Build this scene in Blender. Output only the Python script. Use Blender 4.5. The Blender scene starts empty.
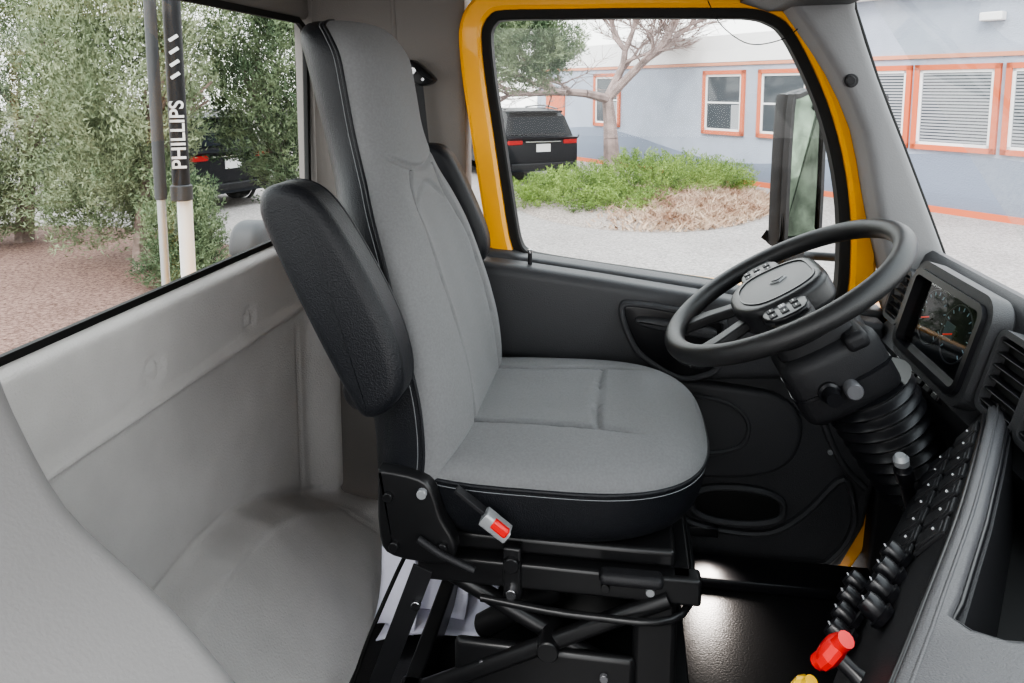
import bpy, math, random
import numpy as np
from mathutils import Vector as V, Matrix
random.seed(7); rng=np.random.default_rng(5)
COL=bpy.context.collection
try:
    bpy.context.scene.view_settings.look='AgX - Medium High Contrast'
except Exception as e: print(e)
# ------------------------------------------------------------------ materials
def M(name,col,rough=.5,metal=0,bump=0,bscale=200,var=0,vscale=5,col2=None,coat=0,emit=0,spec=.5,sheen=0):
    m=bpy.data.materials.new(name);m.use_nodes=True
    nt=m.node_tree;b=nt.nodes['Principled BSDF']
    b.inputs['Base Color'].default_value=(*col,1);b.inputs['Roughness'].default_value=rough
    b.inputs['Metallic'].default_value=metal;b.inputs['Coat Weight'].default_value=coat
    b.inputs['Specular IOR Level'].default_value=spec
    b.inputs['Sheen Weight'].default_value=sheen
    if emit:
        b.inputs['Emission Color'].default_value=(*col,1);b.inputs['Emission Strength'].default_value=emit
    tc=nt.nodes.new('ShaderNodeTexCoord')
    if var or col2:
        n=nt.nodes.new('ShaderNodeTexNoise');n.inputs['Scale'].default_value=vscale;n.inputs['Detail'].default_value=6
        nt.links.new(tc.outputs['Object'],n.inputs['Vector'])
        r=nt.nodes.new('ShaderNodeValToRGB');r.color_ramp.elements[0].position=.35;r.color_ramp.elements[1].position=.65
        c2=col2 or tuple(min(1,c*(1+var)) for c in col);c1=col if col2 else tuple(c*(1-var) for c in col)
        r.color_ramp.elements[0].color=(*c1,1);r.color_ramp.elements[1].color=(*c2,1)
        nt.links.new(n.outputs['Fac'],r.inputs['Fac']);nt.links.new(r.outputs['Color'],b.inputs['Base Color'])
    if bump:
        n=nt.nodes.new('ShaderNodeTexNoise');n.inputs['Scale'].default_value=bscale;n.inputs['Detail'].default_value=3
        nt.links.new(tc.outputs['Object'],n.inputs['Vector'])
        bp=nt.nodes.new('ShaderNodeBump');bp.inputs['Strength'].default_value=bump;bp.inputs['Distance'].default_value=.002 if bscale>60 else .02
        nt.links.new(n.outputs['Fac'],bp.inputs['Height']);nt.links.new(bp.outputs['Normal'],b.inputs['Normal'])
    return m
def glassmat(name,tint=(.93,.96,.95)):
    m=bpy.data.materials.new(name);m.use_nodes=True;nt=m.node_tree;nt.nodes.clear()
    o=nt.nodes.new('ShaderNodeOutputMaterial');t=nt.nodes.new('ShaderNodeBsdfTransparent');g=nt.nodes.new('ShaderNodeBsdfGlossy')
    g.inputs['Roughness'].default_value=.02;t.inputs['Color'].default_value=(*tint,1)
    lw=nt.nodes.new('ShaderNodeFresnel');lw.inputs['IOR'].default_value=1.35
    mx=nt.nodes.new('ShaderNodeMixShader');nt.links.new(lw.outputs['Fac'],mx.inputs['Fac'])
    nt.links.new(t.outputs[0],mx.inputs[1]);nt.links.new(g.outputs[0],mx.inputs[2]);nt.links.new(mx.outputs[0],o.inputs[0])
    return m
FAB=M('grey_seat_fabric',(.180,.183,.188),.9,bump=.5,bscale=900,var=.06,vscale=250,sheen=.1)
LEA=M('black_vinyl',(.012,.013,.016),.40,bump=.6,bscale=420,spec=.38)
STI=M('stitch_thread',(.22,.23,.24),.8)
BLK=M('black_plastic',(.017,.017,.019),.5,bump=.35,bscale=500,spec=.35)
BLK2=M('black_plastic_smooth',(.010,.010,.012),.3,spec=.4)
DOORP=M('charcoal_door_plastic',(.050,.051,.055),.48,bump=.4,bscale=450,spec=.45)
DASHP=M('dash_plastic',(.044,.045,.048),.5,bump=.4,bscale=450,spec=.45)
TRIM=M('grey_dash_trim',(.075,.075,.08),.42,bump=.35,bscale=500)
WALLM=M('grey_wall_plastic',(.58,.565,.555),.75,bump=.6,bscale=260,var=.07,vscale=6)
PILM=M('warm_grey_pillar_trim',(.18,.167,.158),.75,bump=.35,bscale=350)
APIL=M('grey_pillar_trim',(.19,.19,.195),.7,bump=.3,bscale=350)
PSM=M('grey_passenger_vinyl',(.24,.233,.233),.6,bump=.25,bscale=300)
YEL=M('yellow_paint',(.90,.40,.005),.3,coat=.3)
RUB=M('rubber_gasket',(.008,.008,.008),.6,spec=.3)
STE=M('black_steel',(.014,.014,.015),.32,metal=.1,spec=.5)
CHR=M('bright_metal',(.6,.6,.62),.25,metal=1)
SIL=M('silver_plastic',(.35,.36,.37),.35,metal=.3)
DSI=M('dark_silver_plastic',(.16,.16,.17),.35,metal=.3)
FLR=M('black_rubber_floor',(.014,.014,.015),.30,bump=.25,bscale=260,spec=.5)
GLS=glassmat('window_glass')
RED=M('red_plastic',(.75,.015,.015),.35)
YPL=M('yellow_plastic',(.8,.5,.02),.35)
WHT=M('white_plastic',(.8,.8,.8),.4)
PAP=M('paper_white',(.80,.79,.92),.5,bump=.2,bscale=30)
# ------------------------------------------------------------------ helpers
def empty(name,mat=None):
    e=bpy.data.objects.new(name,None);COL.objects.link(e);e.empty_display_size=.05
    if mat is not None:e.matrix_world=mat
    return e
def axes(o,x,y):
    x=V(x).normalized();z=x.cross(V(y)).normalized();y=z.cross(x)
    m=Matrix((( x.x,y.x,z.x,o[0]),(x.y,y.y,z.y,o[1]),(x.z,y.z,z.z,o[2]),(0,0,0,1)));return m
def mk(name,vs,fs,mat,par=None,smooth=True,ang=40,mats=None,mi=None):
    me=bpy.data.meshes.new(name);me.from_pydata([tuple(v) for v in vs],[],fs)
    if mats:
        for m in mats:me.materials.append(m)
        me.polygons.foreach_set('material_index',mi)
    elif mat:me.materials.append(mat)
    me.update()
    if smooth:
        me.polygons.foreach_set('use_smooth',[True]*len(me.polygons))
        try:me.set_sharp_from_angle(angle=math.radians(ang))
        except Exception:pass
    o=bpy.data.objects.new(name,me);COL.objects.link(o)
    if par:o.parent=par
    return o
def cr(pts,sub=6,closed=True):
    n=len(pts);out=[];P=[np.array(p,float) for p in pts]
    rngk=range(n) if closed else range(n-1)
    for i in rngk:
        if closed:p0,p1,p2,p3=P[i-1],P[i],P[(i+1)%n],P[(i+2)%n]
        else:p0,p1,p2,p3=P[max(i-1,0)],P[i],P[i+1],P[min(i+2,n-1)]
        for k in range(sub):
            t=k/sub
            out.append(.5*((2*p1)+(-p0+p2)*t+(2*p0-5*p1+4*p2-p3)*t*t+(-p0+3*p1-3*p2+p3)*t**3))
    if not closed:out.append(P[-1])
    return [tuple(p) for p in out]
def area(p):return sum(p[i-1][0]*p[i][1]-p[i][0]*p[i-1][1] for i in range(len(p)))/2
def offs(p,d):
    if area(p)<0:p=p[::-1]
    n=len(p);out=[]
    for i in range(n):
        a=np.array(p[i-1]);b=np.array(p[i]);c=np.array(p[(i+1)%n])
        e1=b-a;e2=c-b;e1=e1/(np.linalg.norm(e1)+1e-9);e2=e2/(np.linalg.norm(e2)+1e-9)
        n1=np.array([e1[1],-e1[0]]);n2=np.array([e2[1],-e2[0]]);m=n1+n2;m=m/(np.linalg.norm(m)+1e-9)
        k=max(.5,float(m@n1));out.append(tuple(b+m*d/k))
    return out
def to3(ax,p,h):
    return (h,p[0],p[1]) if ax=='X' else (p[0],h,p[1]) if ax=='Y' else (p[0],p[1],h)
def pillow(name,pts,ax,a,b,r,mat,par=None,sub=0,steps=4,r2=None,ang=40):
    if sub:pts=cr(pts,sub)
    if area(pts)<0:pts=list(pts)[::-1]
    r2=r if r2 is None else r2
    rings=[]
    for k in range(steps+1):
        f=k/steps*math.pi/2;rings.append((a+r*(1-math.cos(f)),-r*(1-math.sin(f))))
    for k in range(steps,-1,-1):
        f=k/steps*math.pi/2;rings.append((b-r2*(1-math.cos(f)),-r2*(1-math.sin(f))))
    vs=[];n=len(pts)
    for h,o in rings:vs+=[to3(ax,q,h) for q in offs(pts,o)]
    fs=[tuple(range(n))[::-1]]
    for k in range(len(rings)-1):
        for i in range(n):
            j=(i+1)%n;fs.append((k*n+i,k*n+j,(k+1)*n+j,(k+1)*n+i))
    fs.append(tuple((len(rings)-1)*n+i for i in range(n)))
    if ax=='Y':fs=[f[::-1] for f in fs]
    return mk(name,vs,fs,mat,par,ang=ang)
def frame(name,pts,din,dout,y0,y1,mat,par=None,ax='Y',b=.004):
    A=offs(pts,din);B=offs(pts,dout);n=len(A);vs=[]
    A2=offs(pts,din+b);B2=offs(pts,dout-b)
    R=[(A,y1),(A,y0+b),(A2,y0),(B2,y0),(B,y0+b),(B,y1)]
    for P,h in R:vs+=[to3(ax,q,h) for q in P]
    fs=[];m=len(R)
    for k in range(m):
        for i in range(n):
            j=(i+1)%n;k2=(k+1)%m;fs.append((k*n+i,k*n+j,k2*n+j,k2*n+i))
    return mk(name,vs,fs,mat,par,ang=35)
def tube(name,pts,r,mat,par=None,cyc=False,smooth=True,res=4):
    c=bpy.data.curves.new(name,'CURVE');c.dimensions='3D';c.bevel_depth=r;c.bevel_resolution=res;c.use_fill_caps=True
    s=c.splines.new('POLY')
    if smooth and len(pts)>2:pts=cr(pts,6,cyc)
    s.points.add(len(pts)-1)
    for i,p in enumerate(pts):s.points[i].co=(*p,1)
    s.use_cyclic_u=cyc;s.use_smooth=True
    c.materials.append(mat);o=bpy.data.objects.new(name,c);COL.objects.link(o)
    if par:o.parent=par
    return o
def lathe(name,p0,p1,prof,mat,par=None,n=32,ang=35):
    p0=V(p0);p1=V(p1);d=(p1-p0);L=d.length;d.normalize()
    a=d.orthogonal().normalized();b=d.cross(a);vs=[];fs=[]
    for t,r in prof:
        for i in range(n):
            w=2*math.pi*i/n;vs.append(p0+d*(t*L)+(a*math.cos(w)+b*math.sin(w))*r)
    for k in range(len(prof)-1):
        for i in range(n):
            j=(i+1)%n;fs.append((k*n+i,k*n+j,(k+1)*n+j,(k+1)*n+i))
    fs.append(tuple(range(n))[::-1]);fs.append(tuple((len(prof)-1)*n+i for i in range(n)))
    return mk(name,vs,fs,mat,par,ang=ang)
def cyl(name,p0,p1,r,mat,par=None,n=24,bev=.12):
    L=(V(p1)-V(p0)).length;e=min(.3,r*bev/L) if L else 0
    return lathe(name,p0,p1,[(0,r*(1-bev)),(e,r),(1-e,r),(1,r*(1-bev))],mat,par,n)
def box(name,c,s,mat,par=None,rot=(0,0,0),bev=.004):
    x,y,z=[k/2 for k in s]
    R=Matrix.Rotation(rot[2],3,'Z')@Matrix.Rotation(rot[1],3,'Y')@Matrix.Rotation(rot[0],3,'X')
    vs=[V(c)+R@V((a*x,b*y,d*z)) for a in(-1,1) for b in(-1,1) for d in(-1,1)]
    fs=[(0,1,3,2),(4,6,7,5),(0,4,5,1),(2,3,7,6),(0,2,6,4),(1,5,7,3)]
    o=mk(name,vs,fs,mat,par,smooth=True,ang=30)
    if bev:
        m=o.modifiers.new('bev','BEVEL');m.width=bev;m.segments=3;m.limit_method='ANGLE'
    return o
# ------------------------------------------------------------------ camera
cam=bpy.data.cameras.new('camera');cam.lens=740/1024*36;cam.sensor_width=36
cam.shift_y=-(341.5-(88+740*math.tan(math.radians(7))))/1024
cam.clip_start=.02;cam.clip_end=500
co=bpy.data.objects.new('camera',cam);COL.objects.link(co);co.location=(0,0,1.1)
co.rotation_euler=(math.radians(83),0,math.radians(8.8));bpy.context.scene.camera=co
# ------------------------------------------------------------------ world / light
w=bpy.data.worlds.new('overcast');bpy.context.scene.world=w;w.use_nodes=True
nt=w.node_tree;bg=nt.nodes['Background'];bg.inputs['Strength'].default_value=4.1
tc=nt.nodes.new('ShaderNodeTexCoord');sp=nt.nodes.new('ShaderNodeSeparateXYZ');rp=nt.nodes.new('ShaderNodeValToRGB')
nt.links.new(tc.outputs['Generated'],sp.inputs[0]);nt.links.new(sp.outputs['Z'],rp.inputs['Fac']);nt.links.new(rp.outputs['Color'],bg.inputs['Color'])
rp.color_ramp.elements[0].color=(1,.99,.97,1);rp.color_ramp.elements[1].color=(.86,.93,1,1)
sl=bpy.data.lights.new('soft_sun','SUN');sl.energy=3.4;sl.angle=math.radians(22);sl.color=(1,.97,.93)
so=bpy.data.objects.new('soft_sun',sl);COL.objects.link(so)
so.rotation_euler=V((.22,.75,-.80)).to_track_quat('-Z','Y').to_euler()
# ------------------------------------------------------------------ cab shell
ny,nz=170,110;vs=[];fs=[]
def sstep(a,b,x):
    t=min(1,max(0,(x-a)/(b-a)));return t*t*(3-2*t)
hump=[(.3,.25),(.9,.25),(1.01,.255),(1.15,.27),(1.28,.26),(1.4,.22),(1.5,.165),(1.62,.10),(1.72,.06)]
for i in range(ny+1):
    y=.02+(1.715-.02)*i/ny
    for k in range(nz+1):
        z=.76*k/nz
        x=-.735
        x-=.022*(1-sstep(.575,.605,z))
        x+=.012*math.exp(-((z-.60)/.012)**2)
        ht=float(np.interp(y,[h[0] for h in hump],[h[1] for h in hump]))
        x+=(1-sstep(ht-.022,ht+.005,z))*(.035+.23*max(0,1-z/ht)**.8)*sstep(.55,1.0,y)
        x+=.012*math.exp(-((z-ht+.022)/.008)**2)*sstep(.9,1.0,y)
        x-=.008*math.exp(-((z-ht-.012)/.008)**2)*sstep(.9,1.0,y)
        for (py,pz) in((1.03,.655),(1.33,.645)):
            d=math.hypot(y-py,z-pz);x+=-.008*math.exp(-((d-.018)/.004)**2)
        x+=.05*sstep(1.62,1.71,y)*(1-sstep(.55,.7,z))
        x-=.006*math.exp(-((y-1.585)/.006)**2)*(1-sstep(.5,.56,z))
        if z>.74:x-=.02*((z-.74)/.02)**2
        vs.append((x,y,z))
for i in range(ny):
    for k in range(nz):
        a=i*(nz+1)+k;fs.append((a,a+nz+1,a+nz+2,a+1))
wr=empty('wall_rear')
mk('lower_panel',vs,fs,WALLM,wr,ang=80)
box('sill_cap',(-.775,.86,.742),(.05,1.74,.03),WALLM,wr,bev=.006)
box('outer_skin',(-.81,.86,.36),(.03,1.76,.74),YEL,wr)
box('header',(-.78,.86,1.325),(.05,1.76,.13),PILM,wr,bev=.015)
wout=[(.0,.765),(1.60,.765),(1.655,.775),(1.68,.81),(1.695,1.20),(1.685,1.24),(1.655,1.255),(0,1.255)]
rw=empty('window_1')
frame('gasket',wout,-.006,.008,-.768,-.756,RUB,rw,ax='X',b=.003)
mk('glass',[(-.762,0,.76),(-.762,1.70,.76),(-.762,1.70,1.26),(-.762,0,1.26)],[(0,1,2,3)],GLS,rw)
pil=[(-.79,1.70),(-.745,1.70),(-.735,1.715),(-.70,1.73),(-.64,1.738),(-.40,1.738),(-.385,1.75),(-.385,1.82),(-.79,1.82)]
pillow('trim_1',pil,'Z',-.05,1.40,.004,PILM)
tube('trim_2',[(-.56,1.74,1.36),(-.54,1.738,1.0),(-.50,1.738,.7),(-.46,1.738,.3),(-.45,1.738,0)],.006,PILM)
box('ceiling',(-.16,.86,1.41),(1.26,1.86,.05),PILM,bev=.01)
box('floor',(.1,.82,-.03),(1.74,1.70,.06),FLR,bev=.004)
pillow('trim_3',[(-.1,1.56),(.46,1.56),(.56,1.60),(.56,1.66),(-.1,1.66)],'Z',0,.025,.008,BLK2)
box('wall_front',(.88,.85,.18),(.06,1.68,.84),BLK,bev=.01)
pillow('trim_6',[(.565,-.08),(.90,-.08),(.90,.60),(.60,.62),(.58,.40),(.575,.2)],'Y',1.69,1.80,.01,BLK)
pillow('trim_4',[(.24,1.285),(.30,1.265),(.44,1.268),(.50,1.30),(.50,1.40),(.24,1.40)],'Y',.02,1.72,.01,BLK)
apl=[(.29,1.34),(.355,1.235),(.425,1.13),(.482,1.01),(.512,.88),(.535,.78),(.562,.68),(.575,.60),(.70,.60),(.675,.70),(.655,.76),(.61,.87),(.56,.99),(.505,1.12),(.455,1.26),(.44,1.34)]
pillow('trim_5',apl,'Y',1.61,1.74,.02,APIL,sub=2)
ah=empty('pillar_bumper');cyl('knob',(.45,1.615,1.115),(.445,1.59,1.115),.009,BLK,ah);cyl('foot',(.45,1.62,1.115),(.45,1.605,1.115),.014,BLK,ah)
wsh=empty('window_2')
mk('glass',[(.49,0,1.29),(.49,1.66,1.29),(.94,1.66,.60),(.94,0,.60)],[(0,1,2,3)],GLS,wsh)
tube('seal',[(.446,1.65,1.34),(.461,1.65,1.26),(.511,1.65,1.12),(.566,1.65,.99),(.616,1.65,.87),(.661,1.65,.76),(.681,1.65,.70)],.006,RUB,wsh,smooth=False)
# ------------------------------------------------------------------ driver's door
door=empty('door_1')
win=[(-.326,1.20),(-.325,1.235),(-.312,1.257),(-.285,1.266),(-.15,1.266),(.0,1.266),(.20,1.263),(.27,1.26),(.31,1.248),(.345,1.22),(.395,1.13),(.437,1.03),(.470,.91),(.487,.79),(.49,.66),(.48,.625),(.45,.615),(.38,.618),(.18,.645),(-.06,.672),(-.20,.690),(-.235,.70),(-.255,.725),(-.270,.80),(-.30,1.0),(-.318,1.12)]
win=cr(win,3)
frame('window_gasket',win,-.008,.018,1.735,1.775,RUB,door)
frame('yellow_frame',win,.014,.066,1.715,1.80,YEL,door,b=.008)
g=offs(win,0);mk('glass',[(q[0],1.757,q[1]) for q in g],[tuple(range(len(g)))],GLS,door,smooth=False)
skin=[(-.385,.72),(-.30,.70),(.18,.65),(.50,.62),(.62,.60),(.635,.40),(.62,.2),(.59,.05),(.54,-.05),(.46,-.10),(-.37,-.14)]
pillow('door_skin',skin,'Y',1.735,1.80,.01,YEL,door)
pan=[(-.355,.722),(-.27,.715),(-.24,.705),(-.06,.684),(.18,.655),(.38,.627),(.57,.61),(.59,.45),(.58,.25),(.555,.10),(.51,0.0),(.43,-.035),(.1,-.055),(-.25,-.07),(-.355,-.07)]
pillow('inner_panel',pan,'Y',1.685,1.765,.018,DOORP,door)
shh=[(-.35,.71),(-.24,.699),(-.06,.678),(.18,.647),(.38,.619),(.55,.60),(.565,.52),(.40,.47),(.22,.455),(.0,.46),(-.2,.475),(-.35,.485)]
pillow('upper_shoulder',shh,'Y',1.615,1.70,.025,DOORP,door,steps=6)
pk=[(0.0,.612),(.03,.625),(.19,.602),(.215,.58),(.205,.50),(.17,.475),(.12,.47),(.05,.51),(.02,.55)]
pkp=cr(pk,4)
pillow('pull_pocket',pk,'Y',1.606,1.63,.006,BLK2,door,sub=4)
frame('pocket_bezel',pkp,-.003,.010,1.598,1.625,DOORP,door,b=.004)
pillow('grab_handle',[(.03,.60),(.10,.598),(.19,.585),(.20,.57),(.19,.56),(.10,.572),(.04,.583)],'Y',1.585,1.62,.008,DOORP,door,sub=3)
pillow('door_release',[(.10,.545),(.17,.535),(.185,.50),(.16,.49),(.12,.505)],'Y',1.595,1.62,.006,DASHP,door,sub=3)
ins=[(-.30,.455),(0,.445),(.28,.425),(.37,.40),(.405,.34),(.385,.26),(.31,.215),(.16,.20),(-.05,.19),(-.30,.19)]
pillow('insert_pad',cr(ins,4),'Y',1.662,1.70,.014,DOORP,door)
frame('insert_step',cr([(-.27,.425),(0,.415),(.20,.40),(.27,.37),(.285,.32),(.25,.28),(.10,.255),(-.27,.25)],4),-.005,.005,1.655,1.68,DOORP,door,b=.003)
cup=[(.27+.10*math.cos(t),.135+.04*math.copysign(abs(math.sin(t))**.7,math.sin(t))) for t in np.linspace(0,2*math.pi,40,endpoint=False)]
frame('cup_pocket_rim',cup,-.004,.012,1.668,1.70,DOORP,door,b=.006)
pillow('cup_pocket',cup,'Y',1.680,1.70,.004,RUB,door)
frame('lower_groove',cr([(-.28,.155),(.10,.165),(.14,.10),(.22,.075),(.34,.075),(.42,.13),(.50,.22),(.53,.12),(.49,.03),(.42,.0),(.1,-.02),(-.28,-.03)],5),-.007,.005,1.668,1.70,DOORP,door,b=.005)
tube('armrest_crease',[(.40,1.684,.475),(.43,1.684,.42),(.46,1.684,.33),(.50,1.684,.25),(.55,1.684,.20)],.008,DOORP,door)
cyl('lock_pin',(-.215,1.66,.69),(-.215,1.66,.725),.005,BLK,door);cyl('lock_pin_tip',(-.215,1.66,.722),(-.215,1.66,.731),.0055,CHR,door)
for x,z in((.12,.0),(.47,.28)):cyl('panel_screw',(x,1.69,z),(x,1.679,z),.006,SIL,door)
pillow('added_spot_lens',[(.15,.055),(.23,.055),(.23,.08),(.15,.08)],'Y',1.668,1.69,.004,BLK2,door)  # lens plate made up to go with the added spot below
cl_=bpy.data.lights.new('added_floor_spot','SPOT');cl_.energy=7;cl_.spot_size=math.radians(60);cl_.spot_blend=1;cl_.shadow_soft_size=.03;cl_.color=(1,.9,.82)  # added spot that makes the bright floor patch, not a known door lamp
clo=bpy.data.objects.new('added_floor_spot',cl_);COL.objects.link(clo);clo.location=(.20,1.655,.10);clo.parent=door
clo.rotation_euler=V((.02,-.13,-.09)).to_track_quat('-Z','Y').to_euler()
tube('antenna_cable',[(.17,1.70,1.29),(.20,1.69,1.235),(.26,1.69,1.195),(.33,1.70,1.205),(.37,1.70,1.235)],.0012,RUB)
# ------------------------------------------------------------------ outside mirror
mr=empty('side_mirror',axes((.455,2.02,.90),(.80,.60,0),(0,0,1)))
mo=[(-.065,-.185),(-.06,.15),(-.035,.185),(.05,.20),(.07,.17),(.075,-.17),(.06,-.195),(-.05,-.20)]
pillow('housing',cr(mo,3),'Z',-.055,0.0,.02,BLK,mr)
frame('housing_rim',cr(mo,3),-.012,.0,-.01,.012,BLK,mr,ax='Z')
pillow('reflector',offs(cr(mo,3),-.012),'Z',0,.006,.002,M('mirror_painted_trees',(.13,.17,.13),.05,metal=1,var=.5,vscale=14),mr)  # dark green mottling in the glass colour stands in for reflected trees
pillow('lower_housing',[(-.065,-.27),(-.065,-.215),(.02,-.21),(.02,-.26)],'Z',-.04,.01,.012,BLK,mr)
tube('arm_lower',[(.02,-.25,-.03),(.1,-.26,-.03),(.16,-.25,.1)],.012,BLK,mr)
tube('arm_upper',[(.02,.17,-.03),(.1,.18,-.03),(.16,.17,.12)],.012,BLK,mr)
# ------------------------------------------------------------------ driver's seat
seat=empty('driver_seat');CY=1.33
keys=[(.40,-.40,-.30,.20),(.415,-.42,-.27,.235),(.45,-.43,-.255,.25),(.52,-.435,-.245,.253),(.60,-.445,-.25,.253),(.68,-.455,-.268,.25),(.76,-.47,-.292,.24),(.83,-.487,-.315,.222),(.89,-.502,-.34,.197),(.94,-.515,-.362,.165),(.98,-.527,-.378,.147),(1.03,-.54,-.392,.138),(1.09,-.555,-.402,.138),(1.15,-.57,-.413,.137),(1.183,-.58,-.430,.128),(1.203,-.578,-.447,.112),(1.215,-.565,-.467,.087),(1.22,-.535,-.495,.04)]
K=np.array(cr(keys,8,False));nr=len(K);N=180;vs=[];fs=[];mi=[]
def ring(zk,b,f,hw):
    out=[];fd=min(.064,(f-b)*.5);cx=f-fd
    for i in range(N):
        t=2*math.pi*i/N;c=math.cos(t);s=math.sin(t);n=2/2.7
        hx=fd if c>0 else cx-b
        x=cx+hx*math.copysign(abs(c)**n,c);yo=hw*math.copysign(abs(s)**n,s)
        z=zk
        if c>0:
            k=c**.5
            lo=sstep(.45,.6,zk)*(1-sstep(.88,.98,zk))
            x-=k*.024*lo*math.exp(-(yo/.11)**4)
            yb=float(np.interp(zk,[.4,.55,.8,.93,.96],[.12,.125,.13,.09,.07]))
            if zk<.955:x-=k*.010*math.exp(-((abs(yo)-yb)/.005)**2)
            zz=.955+1.8*abs(yo)**2
            x-=k*.010*math.exp(-((zk-zz)/.006)**2)*(1-sstep(.11,.14,abs(yo)))
            zz=.925-.03*(abs(yo)/.08)**2
            x-=k*.006*math.exp(-((zk-zz)/.005)**2)*(1-sstep(.085,.095,abs(yo)))
        out.append((x,CY+yo,z))
    return out
Kd=[]
for q in np.linspace(0,nr-1,nr*2):Kd.append([float(np.interp(q,range(nr),K[:,j])) for j in range(4)])
for zk,b,f,hw in Kd:vs+=ring(zk,b,f,hw)
nr=len(Kd)
for k in range(nr-1):
    for i in range(N):
        j=(i+1)%N;fs.append((k*N+i,k*N+j,(k+1)*N+j,(k+1)*N+i));c=math.cos(2*math.pi*(i+.5)/N);mi.append(0 if c>0 else 1)
fs.append(tuple(range(N))[::-1]);mi.append(1);fs.append(tuple((nr-1)*N+i for i in range(N)));mi.append(0)
mk('backrest',vs,fs,None,seat,ang=60,mats=[FAB,LEA],mi=mi)
for q in(N//4,3*N//4):
    sgn=1 if q==N//4 else -1
    tube('backrest_piping',[vs[k*N+q] for k in range(4,nr-6,3)],.003,LEA,seat,smooth=False)
    tube('backrest_stitch',[(vs[k*N+q][0]-.009,vs[k*N+q][1]+sgn*.0004,vs[k*N+q][2]) for k in range(6,nr-8,3)],.0007,STI,seat,smooth=False)
# cushion
NU,NV=220,120;vs=[];fs=[];mi=[]
def cush(u,v):
    ph=-math.pi/2+math.pi*v;th=2*math.pi*u
    c=math.cos(ph);s=math.sin(ph)
    e=3.4 if s>0 else 9
    rr=abs(c)**(2/e);hz=math.copysign(abs(s)**(2/(2.6 if s>0 else 4)),s)
    ct,st=math.cos(th),math.sin(th);n=2/3.3
    if s<0:rr*=1-.045*(-hz)
    x=.277*rr*math.copysign(abs(ct)**n,ct);y=.256*rr*math.copysign(abs(st)**n,st)
    if x>0:x*=1+.05*(1-(y/.256)**2)
    z=.474+hz*(.058 if hz>0 else .112)
    if hz<0:z+=.012*sstep(-.05,.3,x)*(-hz)
    if hz>0:
        z+=.035*(x+.05)*hz
        z-=.010*hz*math.exp(-(y/.10)**4)*(1-sstep(-.02,.2,x))
        if hz>.5:
            yb=.125+.02*sstep(-.1,.3,x)
            z-=.008*math.exp(-((abs(y)-yb)/.005)**2)*(1-sstep(.12,.2,x))
            z-=.008*math.exp(-((x-.095-.3*y*y)/.005)**2)*(1-sstep(.12,.14,abs(y)))
    return (-.139+x,CY+y,z)
for k in range(NV+1):
    for i in range(NU):vs.append(cush(i/NU,.002+.996*k/NV))
sr=min(range(NV//3,NV),key=lambda k:abs(vs[k*NU+NU*3//4][2]-.476))
for k in range(NV):
    for i in range(NU):
        j=(i+1)%NU;fs.append((k*NU+i,k*NU+j,(k+1)*NU+j,(k+1)*NU+i));mi.append(0 if k>=sr else 1)
fs.append(tuple(range(NU))[::-1]);mi.append(1);fs.append(tuple(NV*NU+i for i in range(NU)));mi.append(0)
mk('cushion',vs,fs,None,seat,ang=60,mats=[FAB,LEA],mi=mi)
tube('cushion_piping',[vs[sr*NU+i] for i in range(0,NU,2)],.0035,LEA,seat,cyc=True,smooth=False)
def grow(p,d):
    v=V((p[0]+.139,p[1]-CY,0));v.normalize();return (p[0]+v.x*d,p[1]+v.y*d,p[2]-.008)
tube('cushion_stitch',[grow(vs[sr*NU+i],.0004) for i in range(0,NU,2)],.0007,STI,seat,cyc=True,smooth=False)
# armrests
ar=[(-.553,.925),(-.540,.95),(-.500,.956),(-.460,.935),(-.416,.875),(-.355,.76),(-.330,.67),(-.342,.62),(-.39,.592),(-.426,.64),(-.495,.775),(-.545,.885)]
def sc(P,k):return [(x*k,1.1-(1.1-z)*k) for x,z in P]
arn=cr(sc(ar,.955),4)
pillow('armrest_near',arn,'Y',.985,1.072,.022,LEA,seat,steps=8)
tube('armrest_seam',[(q[0],.998,q[1]) for q in offs(arn,-.0045)],.0016,LEA,seat,cyc=True,smooth=False)
tube('armrest_stitch',[(q[0],.9925,q[1]) for q in offs(arn,-.0082)],.0006,STI,seat,cyc=True,smooth=False)
tube('armrest_seam_back',[(q[0],1.050,q[1]) for q in offs(arn,-.001)],.002,LEA,seat,cyc=True,smooth=False)
cyl('armrest_pivot',(-.40,1.05,.63),(-.40,1.11,.63),.03,BLK,seat)
arf=[(-.455,.965),(-.42,.975),(-.385,.95),(-.34,.86),(-.305,.77),(-.31,.72),(-.345,.70),(-.39,.76),(-.44,.88)]
pillow('armrest_far',cr(arf,4),'Y',1.585,1.655,.022,LEA,seat,steps=6)
cyl('armrest_pivot_far',(-.36,1.57,.73),(-.36,1.62,.73),.028,BLK,seat)
br=[(-.378,.492),(-.37,.502),(-.31,.494),(-.288,.472),(-.275,.43),(-.255,.395),(-.255,.368),(-.28,.353),(-.355,.358),(-.378,.39)]
pillow('recliner_bracket',cr(br,3),'Y',1.055,1.085,.006,STE,seat)
pillow('recliner_bracket_far',cr(br,3),'Y',1.575,1.60,.006,STE,seat)
for x,z in((-.305,.472),(-.360,.462),(-.273,.385),(-.352,.38)):cyl('bolt',(x,1.058,z),(x,1.046,z),.008,SIL if z>.47 else STE,seat,n=12)
tube('recliner_handle',[(-.31,1.045,.40),(-.27,1.04,.38),(-.22,1.04,.36)],.006,BLK,seat)
box('seat_pan',(-.12,CY,.354),(.42,.42,.03),STE,seat,bev=.008)
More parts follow.
